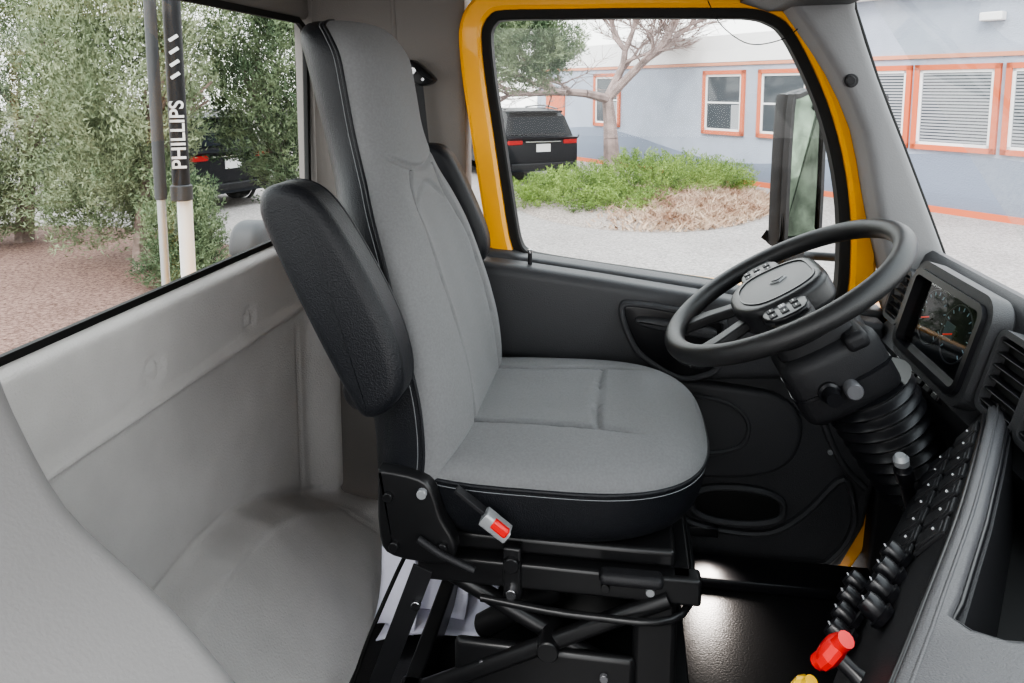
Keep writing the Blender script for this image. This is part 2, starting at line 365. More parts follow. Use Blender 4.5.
for y in(1.12,1.53):
    box('upper_rail',(-.10,y,.312),(.46,.035,.045),STE,seat,bev=.006)
    box('lower_rail',(-.12,y,.055),(.50,.04,.05),STE,seat,bev=.006)
    tube('scissor_link_a',[(-.30,y+.01,.30),(.10,y+.01,.09)],.014,STE,seat,smooth=False)
    tube('scissor_link_b',[(.08,y-.015,.30),(-.32,y-.015,.09)],.014,STE,seat,smooth=False)
    cyl('scissor_pivot',(-.11,y-.04,.20),(-.11,y+.03,.20),.018,STE,seat)
box('upper_cross_front',(.10,CY,.312),(.03,.44,.045),STE,seat);box('upper_cross_rear',(-.31,CY,.312),(.03,.44,.045),STE,seat)
box('lower_cross_front',(.11,CY,.055),(.03,.44,.05),STE,seat);box('lower_cross_rear',(-.35,CY,.055),(.03,.44,.05),STE,seat)
box('height_box',(.06,1.13,.19),(.07,.03,.20),STE,seat,bev=.01)
box('side_cover',(-.12,1.115,.13),(.30,.02,.11),STE,seat,bev=.01)
for x in(-.22,-.02):cyl('cover_bolt',(x,1.106,.15),(x,1.098,.15),.007,DSI,seat,n=12)
box('swivel_link',(-.17,1.105,.32),(.03,.02,.09),STE,seat)
cyl('swivel_bolt',(-.17,1.10,.34),(-.17,1.085,.34),.013,STE,seat,n=12);cyl('swivel_bolt_low',(-.17,1.10,.29),(-.17,1.085,.29),.009,CHR,seat,n=12)
lathe('air_spring',(-.05,CY,.08),(-.05,CY,.31),[(0,.05),(.1,.085),(.3,.092),(.45,.07),(.5,.065),(.55,.07),(.7,.092),(.9,.085),(1,.05)],RUB,seat)
lathe('damper',(-.25,1.22,.12),(.02,1.22,.30),[(0,.015),(.02,.022),(.55,.022),(.56,.010),(1,.010)],STE,seat)
box('tether_strap',(-.36,1.10,.20),(.035,.004,.24),BLK,seat,rot=(0,.35,0),bev=.001)
cyl('tether_bolt',(-.33,1.098,.25),(-.33,1.088,.25),.008,CHR,seat,n=12);cyl('tether_bolt_low',(-.40,1.09,.07),(-.40,1.08,.07),.009,STE,seat,n=12)
for x in(-.02,.05):cyl('pan_bolt',(x,1.10,.315),(x,1.09,.315),.007,SIL if x>0 else STE,seat,n=12)
box('adjust_knob',(.02,1.09,.338),(.10,.03,.020),BLK,seat,bev=.009)
tube('slide_bar',[(-.22,1.09,.278),(-.05,1.08,.273),(.10,1.10,.278),(.125,1.3,.278),(.10,1.52,.278)],.006,STE,seat)
bk=empty('seat_belt_buckle',axes((-.187,1.045,.435),(.8,0,-.6),(0,1,0)))
pillow('body',[(-.024,-.013),(.024,-.012),(.024,.012),(-.024,.013)],'Z',-.012,.012,.005,SIL,bk)
box('release_button',(0.006,-.008,.005),(.030,.012,.016),RED,bk,bev=.004)
box('webbing_stalk',(-.05,.01,0),(.06,.018,.006),BLK,bk,bev=.001)
sb=empty('seat_belt')
pillow('anchor',cr([(-.525,1.155),(-.50,1.165),(-.455,1.13),(-.45,1.115),(-.48,1.105),(-.52,1.13)],3),'Y',1.69,1.737,.008,BLK2,sb)
cyl('anchor_bolt',(-.495,1.70,1.14),(-.495,1.68,1.14),.009,CHR,sb);cyl('anchor_bolt_low',(-.47,1.70,1.12),(-.47,1.68,1.12),.004,CHR,sb)
mk('webbing',[(-.525,1.70,1.13),(-.475,1.70,1.11),(-.42,1.69,.55),(-.46,1.69,.55),(-.44,1.68,.1),(-.40,1.68,.1)],[(0,1,2,3),(3,2,5,4)],BLK,sb)
box('retractor',(-.43,1.70,.10),(.09,.06,.14),BLK,sb,bev=.01)
# ------------------------------------------------------------------ manual pouch
mp=empty('manual_pouch')
def sheet(name,P,mat):
    vs=[];fs=[];n=10
    for i in range(n+1):
        for j in range(n+1):
            a,b=i/n,j/n;p=(V(P[0])*(1-a)+V(P[1])*a)*(1-b)+(V(P[3])*(1-a)+V(P[2])*a)*b
            p.z+=.008*math.sin(a*5+b*3);p.x+=.006*math.sin(b*6);vs.append(p)
    for i in range(n):
        for j in range(n):
            q=i*(n+1)+j;fs.append((q,q+n+1,q+n+2,q+1))
    o=mk(name,vs,fs,mat,mp);m=o.modifiers.new('s','SOLIDIFY');m.thickness=.003
sheet('booklet',[(-.47,1.28,.02),(-.25,1.34,.02),(-.25,1.49,.02),(-.47,1.47,.02)],PAP)
sheet('cover_sheet',[(-.49,1.32,.02),(-.40,1.30,.03),(-.42,1.42,.18),(-.49,1.44,.21)],PAP)
sheet('folded_sheet',[(-.43,1.36,.03),(-.31,1.36,.03),(-.33,1.50,.10),(-.44,1.49,.12)],PAP)
tube('loose_cable',[(-.47,1.12,.02),(-.44,1.16,.12),(-.40,1.22,.22),(-.36,1.2,.30)],.004,RUB)
# ------------------------------------------------------------------ passenger seat
pse=empty('passenger_seat')
pp=[(-.70,1.12),(-.64,1.10),(-.600,.95),(-.575,.84),(-.553,.78),(-.515,.71),(-.46,.66),(-.405,.612),(-.342,.54),(-.29,.47),(-.24,.39),(-.21,.26),(-.22,.08),(-.68,.08)]
pillow('bolster_shell',cr(pp,3),'Y',.10,.60,.035,PSM,pse,steps=7)
pillow('inner_pad',[(x+.008,z+.007) for x,z in cr(pp,3)],'Y',.12,.40,.03,PSM,pse,steps=5)
box('seat_riser',(-.46,.35,.05),(.36,.36,.10),BLK,pse)
# ------------------------------------------------------------------ steering wheel + column
a28=math.radians(30)
WM=axes((.277,1.33,.749),(math.cos(a28),0,math.sin(a28)),(0,1,0))
sw=empty('steering_wheel',WM)
vs=[];fs=[];A,B=96,20
for i in range(A):
    t=2*math.pi*i/A
    for j in range(B):
        q=2*math.pi*j/B;r=.2115+.0185*math.cos(q);vs.append((r*math.cos(t),r*math.sin(t),.0175*math.sin(q)))
for i in range(A):
    for j in range(B):fs.append((i*B+j,((i+1)%A)*B+j,((i+1)%A)*B+(j+1)%B,i*B+(j+1)%B))
WH=M('wheel_rim_urethane',(.018,.018,.019),.42,bump=.3,bscale=500,spec=.45)
HUBM=M('hub_plastic',(.020,.020,.022),.34,bump=.2,bscale=500,spec=.45)
mk('rim',vs,fs,WH,sw)
hub=[(.068,-.066),(.076,0),(.068,.066),(.02,.096),(-.05,.096),(-.086,.055),(-.094,0),(-.086,-.055),(-.05,-.096),(.02,-.096)]
pillow('hub_pad',hub,'Z',-.035,.016,.014,HUBM,sw,sub=4,steps=6)
frame('hub_seam',cr([(x*.78,y*.78) for x,y in hub],4),-.0015,.0015,.0145,.018,BLK2,sw,ax='Z',b=.0005)
pillow('hub_back',[(x*.85,y*.85) for x,y in hub],'Z',-.08,-.03,.02,BLK,sw,sub=4)
for s in(-1,1):
    sp=[(.022,s*.07),(.022,s*.13),(.012,s*.206),(-.032,s*.206),(-.055,s*.13),(-.06,s*.07)]
    pillow('side_spoke',sp,'Z',-.022,.002,.006,WH,sw)
    pillow('switch_pod',cr([(.016,s*.095),(.012,s*.150),(-.044,s*.150),(-.052,s*.095)],3),'Z',-.004,.010,.004,BLK2,sw)
    for k in range(6):
        box('wheel_button',(.000-.020*(k%3),s*(.109+.024*(k//3)),.010),(.013,.017,.004),DSI if k==1 else BLK,sw,bev=.0015)
        box('button_mark',(.000-.020*(k%3),s*(.109+.024*(k//3)),.0123),(.002,.006,.0006),WHT,sw,bev=0)
    sp2=[(-.06,s*.02),(-.06,s*.05),(-.14,s*.09),(-.20,s*.10),(-.20,s*.07),(-.14,s*.055)]
    pillow('lower_spoke',sp2,'Z',-.022,-.004,.005,WH,sw)
pillow('badge',[(.016,0),(0,.010),(-.016,0),(0,-.010)],'Z',.014,.019,.002,SIL,sw)
pillow('badge_core',[(.011,0),(0,.0065),(-.011,0),(0,-.0065)],'Z',.016,.0205,.001,BLK2,sw)
sc_=empty('steering_column',WM)
pillow('upper_shroud',cr([(.06,-.05),(.065,0),(.06,.05),(-.05,.055),(-.065,0),(-.05,-.055)],4),'Z',-.15,-.05,.02,BLK,sc_)
pillow('clamshell',cr([(.085,-.065),(.09,0),(.085,.065),(-.06,.075),(-.075,0),(-.06,-.075)],4),'Z',-.225,-.10,.025,BLK,sc_)
frame('clamshell_seam',cr([(.085,-.065),(.09,0),(.085,.065),(-.06,.075),(-.075,0),(-.06,-.075)],4),-.003,.002,-.17,-.164,BLK2,sc_,ax='Z',b=.001)
prof=[];nrib=9
for k in range(nrib*6+1):
    t=k/(nrib*6);prof.append((t,.078-.014*t+.006*math.cos(2*math.pi*nrib*t)))
lathe('column_boot',(0.04,0,-.215),(.04,0,-.41),prof,BLK2,sc_,n=40,ang=60)
lathe('column_tube',(.04,0,-.40),(.03,0,-.66),[(0,.05),(.2,.045),(1,.045)],BLK,sc_)
lathe('tilt_lever_knob',(-.02,-.06,-.165),(-.02,-.115,-.165),[(0,.012),(.2,.018),(.5,.018),(.55,.014),(1,.012)],BLK2,sc_)
lathe('key_switch',(.015,-.06,-.175),(.015,-.105,-.172),[(0,.019),(.3,.020),(.35,.014),(.9,.0145),(1,.012)],DSI,sc_)
box('stalk_plate',(.06,.0,-.11),(.04,.16,.03),BLK,sc_,bev=.01)
tube('signal_stalk',[(.03,.06,-.07),(.03,.14,-.06),(.02,.20,-.05)],.007,BLK2,sc_)
# ------------------------------------------------------------------ dashboard
db=empty('dashboard')
prof=[(.95,.57),(.82,.64),(.71,.715),(.655,.760),(.628,.768),(.615,.760),(.606,.742),(.568,.60),(.54,.572),(.548,.545),(.59,.51),(.64,.44),(.68,.30),(.80,.15),(.95,.15)]
pillow('dash_body',prof,'Y',.12,1.675,.012,DASHP,db)
CM=axes((.577,1.37,.672),(0,-1,0),(.0375,0,.143))
cl=empty('instrument_cluster',CM)
def rr(w,h,r,n=6):
    out=[]
    for cx,cy,a0 in((w-r,h-r,0),(-w+r,h-r,90),(-w+r,-h+r,180),(w-r,-h+r,270)):
        for k in range(n+1):
            a=math.radians(a0+90*k/n);out.append((cx+r*math.cos(a),cy+r*math.sin(a)))
    return out
frame('bezel',rr(.135,.074,.02),-.004,.022,-.01,.028,DASHP,cl,ax='Z',b=.006)
frame('bezel_lip',rr(.135,.074,.02),-.007,.006,.0,.036,BLK2,cl,ax='Z',b=.003)
pillow('face',rr(.133,.072,.02),'Z',.0,.006,.002,M('gauge_face',(.008,.009,.012),.45,spec=.15),cl)
GT=M('gauge_marks',(.35,.5,.6),.5,emit=.2);RN=M('needle_red',(.8,.04,.02),.4,emit=.5)
GD=M('gauge_dial',(.012,.014,.020),.5,spec=.15);GRG=M('gauge_ring_grey',(.12,.13,.14),.4)
for gx,gy,gr in((-.075,.002,.052),(.025,.002,.052),(.100,.034,.026),(.100,-.034,.026)):
    cyl('dial',(gx,gy,.004),(gx,gy,.0066),gr*.97,GD,cl,n=40,bev=.02)
    tube('gauge_ring',[(gx+gr*math.cos(t),gy+gr*math.sin(t),.007) for t in np.linspace(0,2*math.pi,48,endpoint=False)],.0012,GRG,cl,cyc=True,smooth=False)
    for k in range(13):
        t=math.radians(225-270*k/12);c,s=math.cos(t),math.sin(t)
        tube('gauge_tick',[(gx+gr*.8*c,gy+gr*.8*s,.007),(gx+gr*.93*c,gy+gr*.93*s,.007)],.0008,GT,cl,smooth=False,res=1)
    t=math.radians(200);tube('gauge_needle',[(gx,gy,.0085),(gx+gr*.75*math.cos(t),gy+gr*.75*math.sin(t),.0085)],.0014,RN,cl,smooth=False)
    cyl('gauge_hub',(gx,gy,.006),(gx,gy,.010),gr*.12,BLK2,cl)
pillow('info_screen',rr(.018,.014,.003),'Z',.005,.008,.001,M('lcd',(.10,.14,.16),.2,emit=.15),cl)
mk('cluster_lens',[(-.133,-.072,.02),(.133,-.072,.02),(.133,.072,.02),(-.133,.072,.02)],[(0,1,2,3)],glassmat('lens_glass',(.9,.92,.93)),cl,smooth=False)
def vent(name,o,wd,ht):
    e=empty(name,axes(o,(0,-1,0),(.0375,0,.143)));e.parent=db
    frame('surround',rr(wd,ht,.012),-.002,.008,-.01,.020,DASHP,e,ax='Z')
    pillow('cavity',rr(wd,ht,.012),'Z',-.01,.003,.001,RUB,e)
    for k in range(6):
        yy=-ht+2*ht*(k+.5)/6;box('slat',(0,yy,.012),(wd*2-.006,.003,.012),BLK2,e,rot=(.35,0,0),bev=.001)
    return e
vent('air_vent_1',(.577,1.145,.668),.050,.058)
vent('air_vent_2',(.577,1.03,.668),.05,.058)
vent('air_vent_3',(.577,1.590,.672),.035,.05)
for k in range(6):
    box('dash_switch',(.545,1.50-.035*k,.570),(.018,.026,.022),BLK2,db,rot=(0,.5,0),bev=.003)
    box('dash_switch_mark',(.537,1.50-.035*k,.576),(.003,.008,.003),WHT,db,rot=(0,.5,0),bev=0)
# ------------------------------------------------------------------ centre console
cc=empty('center_console')
Rg=[(.17,.50),(.224,.59),(.256,.643),(.293,.706),(.378,.85),(.45,.98),(.525,1.12),(.56,1.19)]
Lg=[(.135,.56),(.175,.65),(.207,.72),(.243,.79),(.30,.91),(.37,1.03),(.45,1.165),(.49,1.235)]
vs=[];fs=[]
for (a,b),(c,d) in zip(Rg,Lg):
    vs+=[(a+.45,b,.48),(a+.045,b-.015,.48),(a+.03,b-.012,.612),(a,b,.615),(c+.012,d-.004,.487),(c,d,.47),(c+.01,d,.44),(c+.07,d,.06),(c+.5,d,.0)]
m=9
for k in range(len(Rg)-1):
    for i in range(m-1):fs.append((k*m+i,k*m+i+1,(k+1)*m+i+1,(k+1)*m+i))
fs.append(tuple(range(m)));fs.append(tuple((len(Rg)-1)*m+i for i in range(m))[::-1])
mk('console_body',vs,fs,BLK,cc,ang=25)
inner=[(x+.024,y-.008) for x,y in Rg[3:]]
tp=Rg[:]+inner[::-1]+[(.300,.672),(.310,.657),(.335,.648),(.62,.658),(.62,.50)]
pillow('console_trim',tp,'Z',.600,.626,.007,TRIM,cc,ang=50)
tube('trim_edge_line',[(x-.003,y,.610) for x,y in Rg],.004,BLK2,cc)
tube('tray_edge_line',[(x+.002,y,.618) for x,y in inner[::-1]]+[(.302,.674,.618),(.312,.660,.618),(.335,.651,.618),(.62,.661,.618)],.003,BLK2,cc,smooth=False)
tube('trim_highlight_rib',[(x+.012,y-.004,.625) for x,y in Rg],.0022,TRIM,cc)
pillow('tray_front',[(.24,.52),(.64,.52),(.64,.65),(.31,.645),(.28,.61)],'Z',.45,.606,.004,BLK,cc)
box('tray_mat',(.55,.90,.488),(.22,.36,.012),RUB,cc,rot=(0,0,-.5))
def onslope(t,w):
    i=min(int(t),len(Rg)-2);f=t-i
    r=V((*Rg[i],.615)).lerp(V((*Rg[i+1],.615)),f);l=V((*Lg[i],.475)).lerp(V((*Lg[i+1],.475)),f)
    along=(V((*Rg[i+1],0))-V((*Rg[i],0))).normalized();down=(l-r).normalized()
    n=along.cross(down).normalized()
    if n.z<0:n=-n
    return r.lerp(l,w),along,down,n
for t in(4.05,4.40,4.75,5.10,5.45,5.8,6.2):
    for w_ in(.25,.62):
        p,al,dn,n_=onslope(t,w_)
        e=axes(p+n_*.001,al,dn)
        o=box('rocker_bezel',(0,0,0),(.040,.050,.006),BLK,cc,bev=.002);o.matrix_local=e
        o3=box('rocker_switch',(0,0,.001),(.028,.038,.009),BLK,cc,rot=(.08,0,0),bev=.002);o3.matrix_local=e
        o2=box('switch_mark',(0,-.008,.0005),(.003,.002,.0128),WHT,cc,bev=0);o2.matrix_local=e
for k,t in enumerate((3.15,3.4,3.65,3.9)):
    for w_ in(.50,.92):
        p,al,dn,n_=onslope(t,w_)
        lathe('rotary_knob',p,p+n_*.026,[(0,.014),(.25,.016),(.3,.012),(.7,.013),(1,.011)],BLK2,cc)
        box('knob_mark',p+n_*.0265,(.002,.008,.001),SIL,cc,bev=0)
def valve(name,t,w_,mat,s=1):
    p,al,dn,n_=onslope(t,w_);e=empty(name);e.parent=cc
    lathe('stem',p-n_*.005,p+n_*.025,[(0,.010),(.3,.008),(1,.008)],BLK2,e)
    lathe('knob',p+n_*.018,p+n_*.038,[(0,.010*s),(.2,.018*s),(.45,.020*s),(.8,.017*s),(1,.010*s)],mat,e,n=8)
    q=p+n_*.028;tube('grip',[q-dn*.028*s,q,q+dn*.028*s],.008*s,mat,e,smooth=False)
valve('trailer_air_valve',2.20,.62,RED,1.05);valve('parking_brake_valve',1.75,.90,YPL,.8)
sf=empty('shift_lever')
lathe('boot',(.470,1.19,.40),(.455,1.18,.44),[(0,.026),(.5,.018),(1,.012)],RUB,sf)
tube('rod',[(.475,1.19,.40),(.452,1.175,.455),(.436,1.160,.50)],.011,BLK2,sf)
lathe('grip',(.439,1.162,.49),(.425,1.153,.535),[(0,.010),(.2,.014),(.6,.014),(.65,.012),(1,.009)],BLK2,sf)
lathe('grip_cap',(.428,1.155,.526),(.423,1.152,.542),[(0,.011),(.6,.012),(1,.007)],SIL,sf)
pd=empty('brake_pedal');box('pad',(.60,1.42,.17),(.02,.09,.07),RUB,pd,rot=(0,-.5,0));tube('arm',[(.61,1.42,.17),(.68,1.42,.30),(.72,1.42,.40)],.01,STE,pd)
pd=empty('accelerator_pedal');box('pad',(.55,1.24,.09),(.16,.07,.015),RUB,pd,rot=(0,-.6,0));box('hinge',(.50,1.24,.03),(.05,.06,.05),STE,pd)
# ------------------------------------------------------------------ hose pole behind the cab
hp=empty('air_hose_pole')
cyl('sleeve',(-1.10,1.69,.83),(-1.10,1.69,2.2),.021,BLK,hp);cyl('lower_tube',(-1.10,1.70,-.2),(-1.10,1.70,.86),.018,WHT,hp)
cyl('side_tube',(-1.12,1.635,.83),(-1.12,1.635,2.2),.014,DASHP,hp);cyl('side_tube_low',(-1.12,1.635,-.2),(-1.12,1.635,.84),.010,SIL,hp);cyl('collar',(-1.10,1.69,.82),(-1.10,1.69,.86),.026,DASHP,hp)
box('clamp',(-1.11,1.66,1.38),(.05,.09,.02),STE,hp)
tx=bpy.data.curves.new('brand_lettering','FONT');tx.body='PHILLIPS';tx.size=.046;tx.extrude=.0008;tx.offset=.0008;tx.align_x='CENTER';tx.align_y='CENTER';tx.materials.append(WHT)
to=bpy.data.objects.new('brand_lettering',tx);COL.objects.link(to)
nrm=V((.545,-.838,0));to.parent=hp;to.matrix_local=axes(V((-1.10,1.69,.985))+nrm*.0225,(0,0,1),nrm.cross(V((0,0,1))))
for k in range(4):
    p=V((-1.10,1.69,1.13+.03*k))+nrm*.0215
    o=box('stripe',(0,0,0),(.008,.024,.002),WHT,hp,rot=(0,0,.6),bev=0);o.matrix_local=axes(p,(0,0,1),nrm.cross(V((0,0,1))))
hc=empty('hose_coupling')
pillow('cap',cr([(1.99,.60),(1.985,.66),(2.02,.70),(2.08,.70),(2.12,.66),(2.12,.60)],4),'X',-1.16,-1.06,.03,DASHP,hc)
cyl('post',(-1.11,2.05,-.2),(-1.11,2.05,.61),.03,BLK,hc)
# ------------------------------------------------------------------ exterior ground
GZ=-1.05
def gravel(name,c1,c2,s):
    m=bpy.data.materials.new(name);m.use_nodes=True;nt=m.node_tree;b=nt.nodes['Principled BSDF'];b.inputs['Roughness'].default_value=.95
    b.inputs['Specular IOR Level'].default_value=.2
    tc=nt.nodes.new('ShaderNodeTexCoord');v=nt.nodes.new('ShaderNodeTexNoise');v.inputs['Scale'].default_value=s;v.inputs['Detail'].default_value=4;v.inputs['Roughness'].default_value=.85
    n=nt.nodes.new('ShaderNodeTexNoise');n.inputs['Scale'].default_value=.7;n.inputs['Detail'].default_value=8
    r=nt.nodes.new('ShaderNodeValToRGB');r.color_ramp.elements[0].position=.34;r.color_ramp.elements[1].position=.64
    nt.links.new(tc.outputs['Object'],v.inputs['Vector']);nt.links.new(tc.outputs['Object'],n.inputs['Vector'])
    nt.links.new(v.outputs['Fac'],r.inputs['Fac']);r.color_ramp.elements[0].color=(*c1,1);r.color_ramp.elements[1].color=(*c2,1)
    mx=nt.nodes.new('ShaderNodeMix');mx.data_type='RGBA';mx.blend_type='MULTIPLY';mx.inputs[0].default_value=.5
    r2=nt.nodes.new('ShaderNodeValToRGB');r2.color_ramp.elements[0].position=.3;r2.color_ramp.elements[0].color=(.6,.58,.57,1);r2.color_ramp.elements[1].position=.7
    nt.links.new(n.outputs['Fac'],r2.inputs['Fac']);nt.links.new(r.outputs['Color'],mx.inputs[6]);nt.links.new(r2.outputs['Color'],mx.inputs[7]);nt.links.new(mx.outputs[2],b.inputs['Base Color'])
    bp=nt.nodes.new('ShaderNodeBump');bp.inputs['Distance'].default_value=.01;bp.inputs['Strength'].default_value=.6;nt.links.new(v.outputs['Fac'],bp.inputs['Height']);nt.links.new(bp.outputs['Normal'],b.inputs['Normal'])
    return m
mk('ground',[(-60,-30,GZ),(60,-30,GZ),(60,70,GZ),(-60,70,GZ)],[(0,1,2,3)],gravel('gravel',(.17,.155,.15),(.50,.465,.445),30))
mb=cr([(-2.5,3.2),(-6,2.5),(-10,5),(-11,9),(-8.5,10.2),(-6,9.6),(-4.0,8.2),(-2.8,6.0)],6)
pillow('mulch_bed',mb,'Z',GZ-.02,GZ+.02,.02,gravel('mulch',(.07,.035,.028),(.34,.225,.19),26))
# ------------------------------------------------------------------ foliage
def leafmat(name,c1,c2):
    return M(name,c1,.8,col2=c2,vscale=2.2)
def foliage(name,blobs,L,Wd,mat,par=None,up=.3,sub=60):
    allv=[]
    for (cx,cy,cz,rx,ry,rz,n) in blobs:
        nc=max(1,n//sub);c0=np.array([cx,cy,cz])
        d=rng.normal(size=(nc,3));d/=np.linalg.norm(d,axis=1)[:,None]
        rad=rng.uniform(.15,1,nc)**.5
        cen=c0+d*rad[:,None]*np.array([rx,ry,rz])
        ax=cen-np.array([cx,cy,cz-rz*.8]);ax/=np.linalg.norm(ax,axis=1)[:,None]+1e-6
        ax=ax+rng.normal(size=ax.shape)*.4+np.array([0,0,up]);ax/=np.linalg.norm(ax,axis=1)[:,None]
        S=L*3.2
        t=rng.uniform(-1,1,(nc,sub,1))
        p=cen[:,None,:]+ax[:,None,:]*t*S+rng.normal(size=(nc,sub,3))*S*.28*(1.2-abs(t))
        dr=ax[:,None,:]+rng.normal(size=(nc,sub,3))*.6;dr/=np.linalg.norm(dr,axis=2)[:,:,None]
        sd=np.cross(dr,rng.normal(size=(nc,sub,3)));sd/=np.linalg.norm(sd,axis=2)[:,:,None]
        tri=np.stack([p-sd*Wd*.5,p+sd*Wd*.5,p+dr*L*.9+sd*Wd*.2],axis=2).reshape(-1,3)
        allv.append(tri)
    vs=np.concatenate(allv);n=len(vs)//3
    vs[:,2]=np.maximum(vs[:,2],-1.045)
    me=bpy.data.meshes.new(name);me.vertices.add(n*3);me.vertices.foreach_set('co',vs.ravel())
    me.loops.add(n*3);me.loops.foreach_set('vertex_index',np.arange(n*3));me.polygons.add(n);me.polygons.foreach_set('loop_start',np.arange(0,n*3,3))
    me.materials.append(mat);me.update(calc_edges=True);me.validate()
    o=bpy.data.objects.new(name,me);COL.objects.link(o)
    if par:o.parent=par
    return o
JUN=leafmat('juniper_needles',(.095,.13,.065),(.30,.34,.21));JUN2=leafmat('juniper_dark',(.045,.08,.038),(.19,.24,.13))
BARK=M('bark',(.20,.15,.13),.9,bump=.8,bscale=30,var=.3,vscale=8)
def branches(name,base,h,r0,levels,spread,mat,par=None,seed=1,kids=3):
    R=random.Random(seed);vs=[];fs=[]
    def seg(a,b,ra,rb):
        d=(b-a).normalized();u=d.orthogonal().normalized();v=d.cross(u);k=len(vs);n=7 if ra>.02 else 4
        for p,r in((a,ra),(b,rb)):
            for i in range(n):
                w_=2*math.pi*i/n;vs.append(p+(u*math.cos(w_)+v*math.sin(w_))*r)
        for i in range(n):fs.append((k+i,k+(i+1)%n,k+n+(i+1)%n,k+n+i))
    def grow_(p,d,L,r,lv):
        n=4;j=.04 if lv==levels else .12
        for i in range(n):
            d2=(d+V((R.gauss(0,j),R.gauss(0,j),R.gauss(0,.06)))).normalized()
            q=p+d2*L/n;seg(p,q,r*(1-.1*i),r*(1-.1*(i+1)));p=q;d=d2
            if lv<levels and lv>0 and i>=1:
                s=(d+V((R.gauss(0,spread),R.gauss(0,spread),R.gauss(.1,spread*.6)))).normalized();grow_(p,s,L*R.uniform(.5,.7),r*.42,lv-1)
        if lv>0:
            for k in range(kids):
                s=(d+V((R.gauss(0,spread),R.gauss(0,spread),R.gauss(.15,spread*.5)))).normalized();grow_(p,s,L*R.uniform(.65,.85),r*.55,lv-1)
    grow_(V(base),V((.02,0,1)),h,r0,levels)
    return mk(name,vs,fs,mat,par)
t1=empty('juniper_tree')
foliage('needles',[(-5.6,7.6,1.2,.95,.95,1.5,46000),(-6.2,7.9,-.1,.9,.8,.7,14000),(-5.2,7.9,2.4,.9,.9,1.0,9000)],.065,.018,JUN,t1)
branches('trunk',(-5.6,7.7,GZ),1.1,.09,2,.4,BARK,t1,seed=3)
t2=empty('juniper_tree.001')
foliage('needles',[(-4.40,9.3,1.3,1.2,1.0,1.6,60000),(-4.1,9.4,-.1,.9,.8,.6,12000),(-4.6,9.3,2.8,1.0,.9,1.0,12000)],.07,.019,JUN2,t2)
branches('trunk',(-4.5,9.3,GZ),1.2,.11,2,.4,BARK,t2,seed=5)
t3=empty('juniper_shrub')
foliage('needles',[(-4.75,7.3,-.38,.42,.40,.60,22000),(-4.7,7.2,-.8,.5,.4,.25,8000)],.045,.013,JUN2,t3)
branches('trunk',(-4.75,7.3,GZ),.4,.04,1,.4,BARK,t3,seed=6)
t4=empty('juniper_tree.002')
foliage('needles',[(-8.3,9.0,1.0,1.5,1.2,1.7,44000),(-8.8,8.5,-.3,1.0,.9,.7,12000),(-8,9,2.8,1.2,1,1,10000)],.075,.020,JUN,t4)
branches('trunk',(-8.3,9.0,GZ),1.3,.13,2,.4,BARK,t4,seed=8)
t5=empty('juniper_tree.003')
foliage('needles',[(-1.75,13.2,1.80,.85,.7,.75,20000),(-2.3,13.4,2.5,1.0,.8,.9,16000),(-1.25,13.4,1.9,.5,.45,.45,6000)],.075,.019,JUN2,t5)
branches('trunk',(-3.1,13.6,GZ),2.2,.12,2,.7,BARK,t5,seed=9)
bt=empty('bare_tree')
branches('limbs',(-.33,17.8,GZ),1.9,.22,5,.62,M('pale_bark',(.27,.205,.19),.9,bump=.6,bscale=20,var=.25,vscale=4),bt,seed=12,kids=3)
# planted island
isl=empty('planted_island')
vs=[];fs=[];n1,n2=24,64
def ih(x,y):
    a=((x-.25)/2.5)**2+((y-14.9)/3.8)**2
    return max(0,1-a)**.6
for i in range(n1+1):
    for j in range(n2):
        r=i/n1;t=2*math.pi*j/n2;x=.25+2.5*r*math.cos(t);y=14.9+3.8*r*math.sin(t);vs.append((x,y,GZ+.002+.26*ih(x,y)))
for i in range(n1):
    for j in range(n2):fs.append((i*n2+j,(i+1)*n2+j,(i+1)*n2+(j+1)%n2,i*n2+(j+1)%n2))
mk('mound',vs,fs,gravel('island_soil',(.15,.125,.11),(.48,.42,.38),26),isl)
GC=leafmat('groundcover',(.07,.13,.02),(.24,.34,.08))
foliage('green_groundcover',[(-1.50,13.8,-.84,.7,1.4,.30,14000),(-.8,13.4,-.76,.9,1.5,.40,22000),(.25,14.4,-.64,1.0,1.6,.50,25000),(1.2,15.1,-.66,.9,1.4,.46,19000),(1.95,15.5,-.76,.7,1.0,.34,12000),(-.1,12.7,-.85,.8,.8,.24,11000)],.045,.018,GC,isl,up=.6,sub=40)
def blades(name,test,n,h,mat):
    vs=[];fs=[];k=0
    while k<n*3:
        x=rng.uniform(-2.3,2.8);y=rng.uniform(11.0,18.8)
        if ih(x,y)<=.02 or not test(x,y):continue
        z=GZ+.24*ih(x,y);d=rng.normal(size=3)*np.array([.8,.8,.2])+np.array([0,0,.8]);hh=h*rng.uniform(.4,1.2);s=rng.normal(size=3)*.012
        p=np.array([x,y,z]);vs+=[p-s,p+s,p+d*hh];fs.append((k,k+1,k+2));k+=3
    mk(name,vs,fs,mat,isl,smooth=False)
blades('dry_grass',lambda x,y:y<=14.1+.6*(x-.3)+rng.normal()*.5 and x>.1+rng.normal()*.35,9000,.13,leafmat('dry_grass',(.28,.165,.11),(.54,.41,.31)))
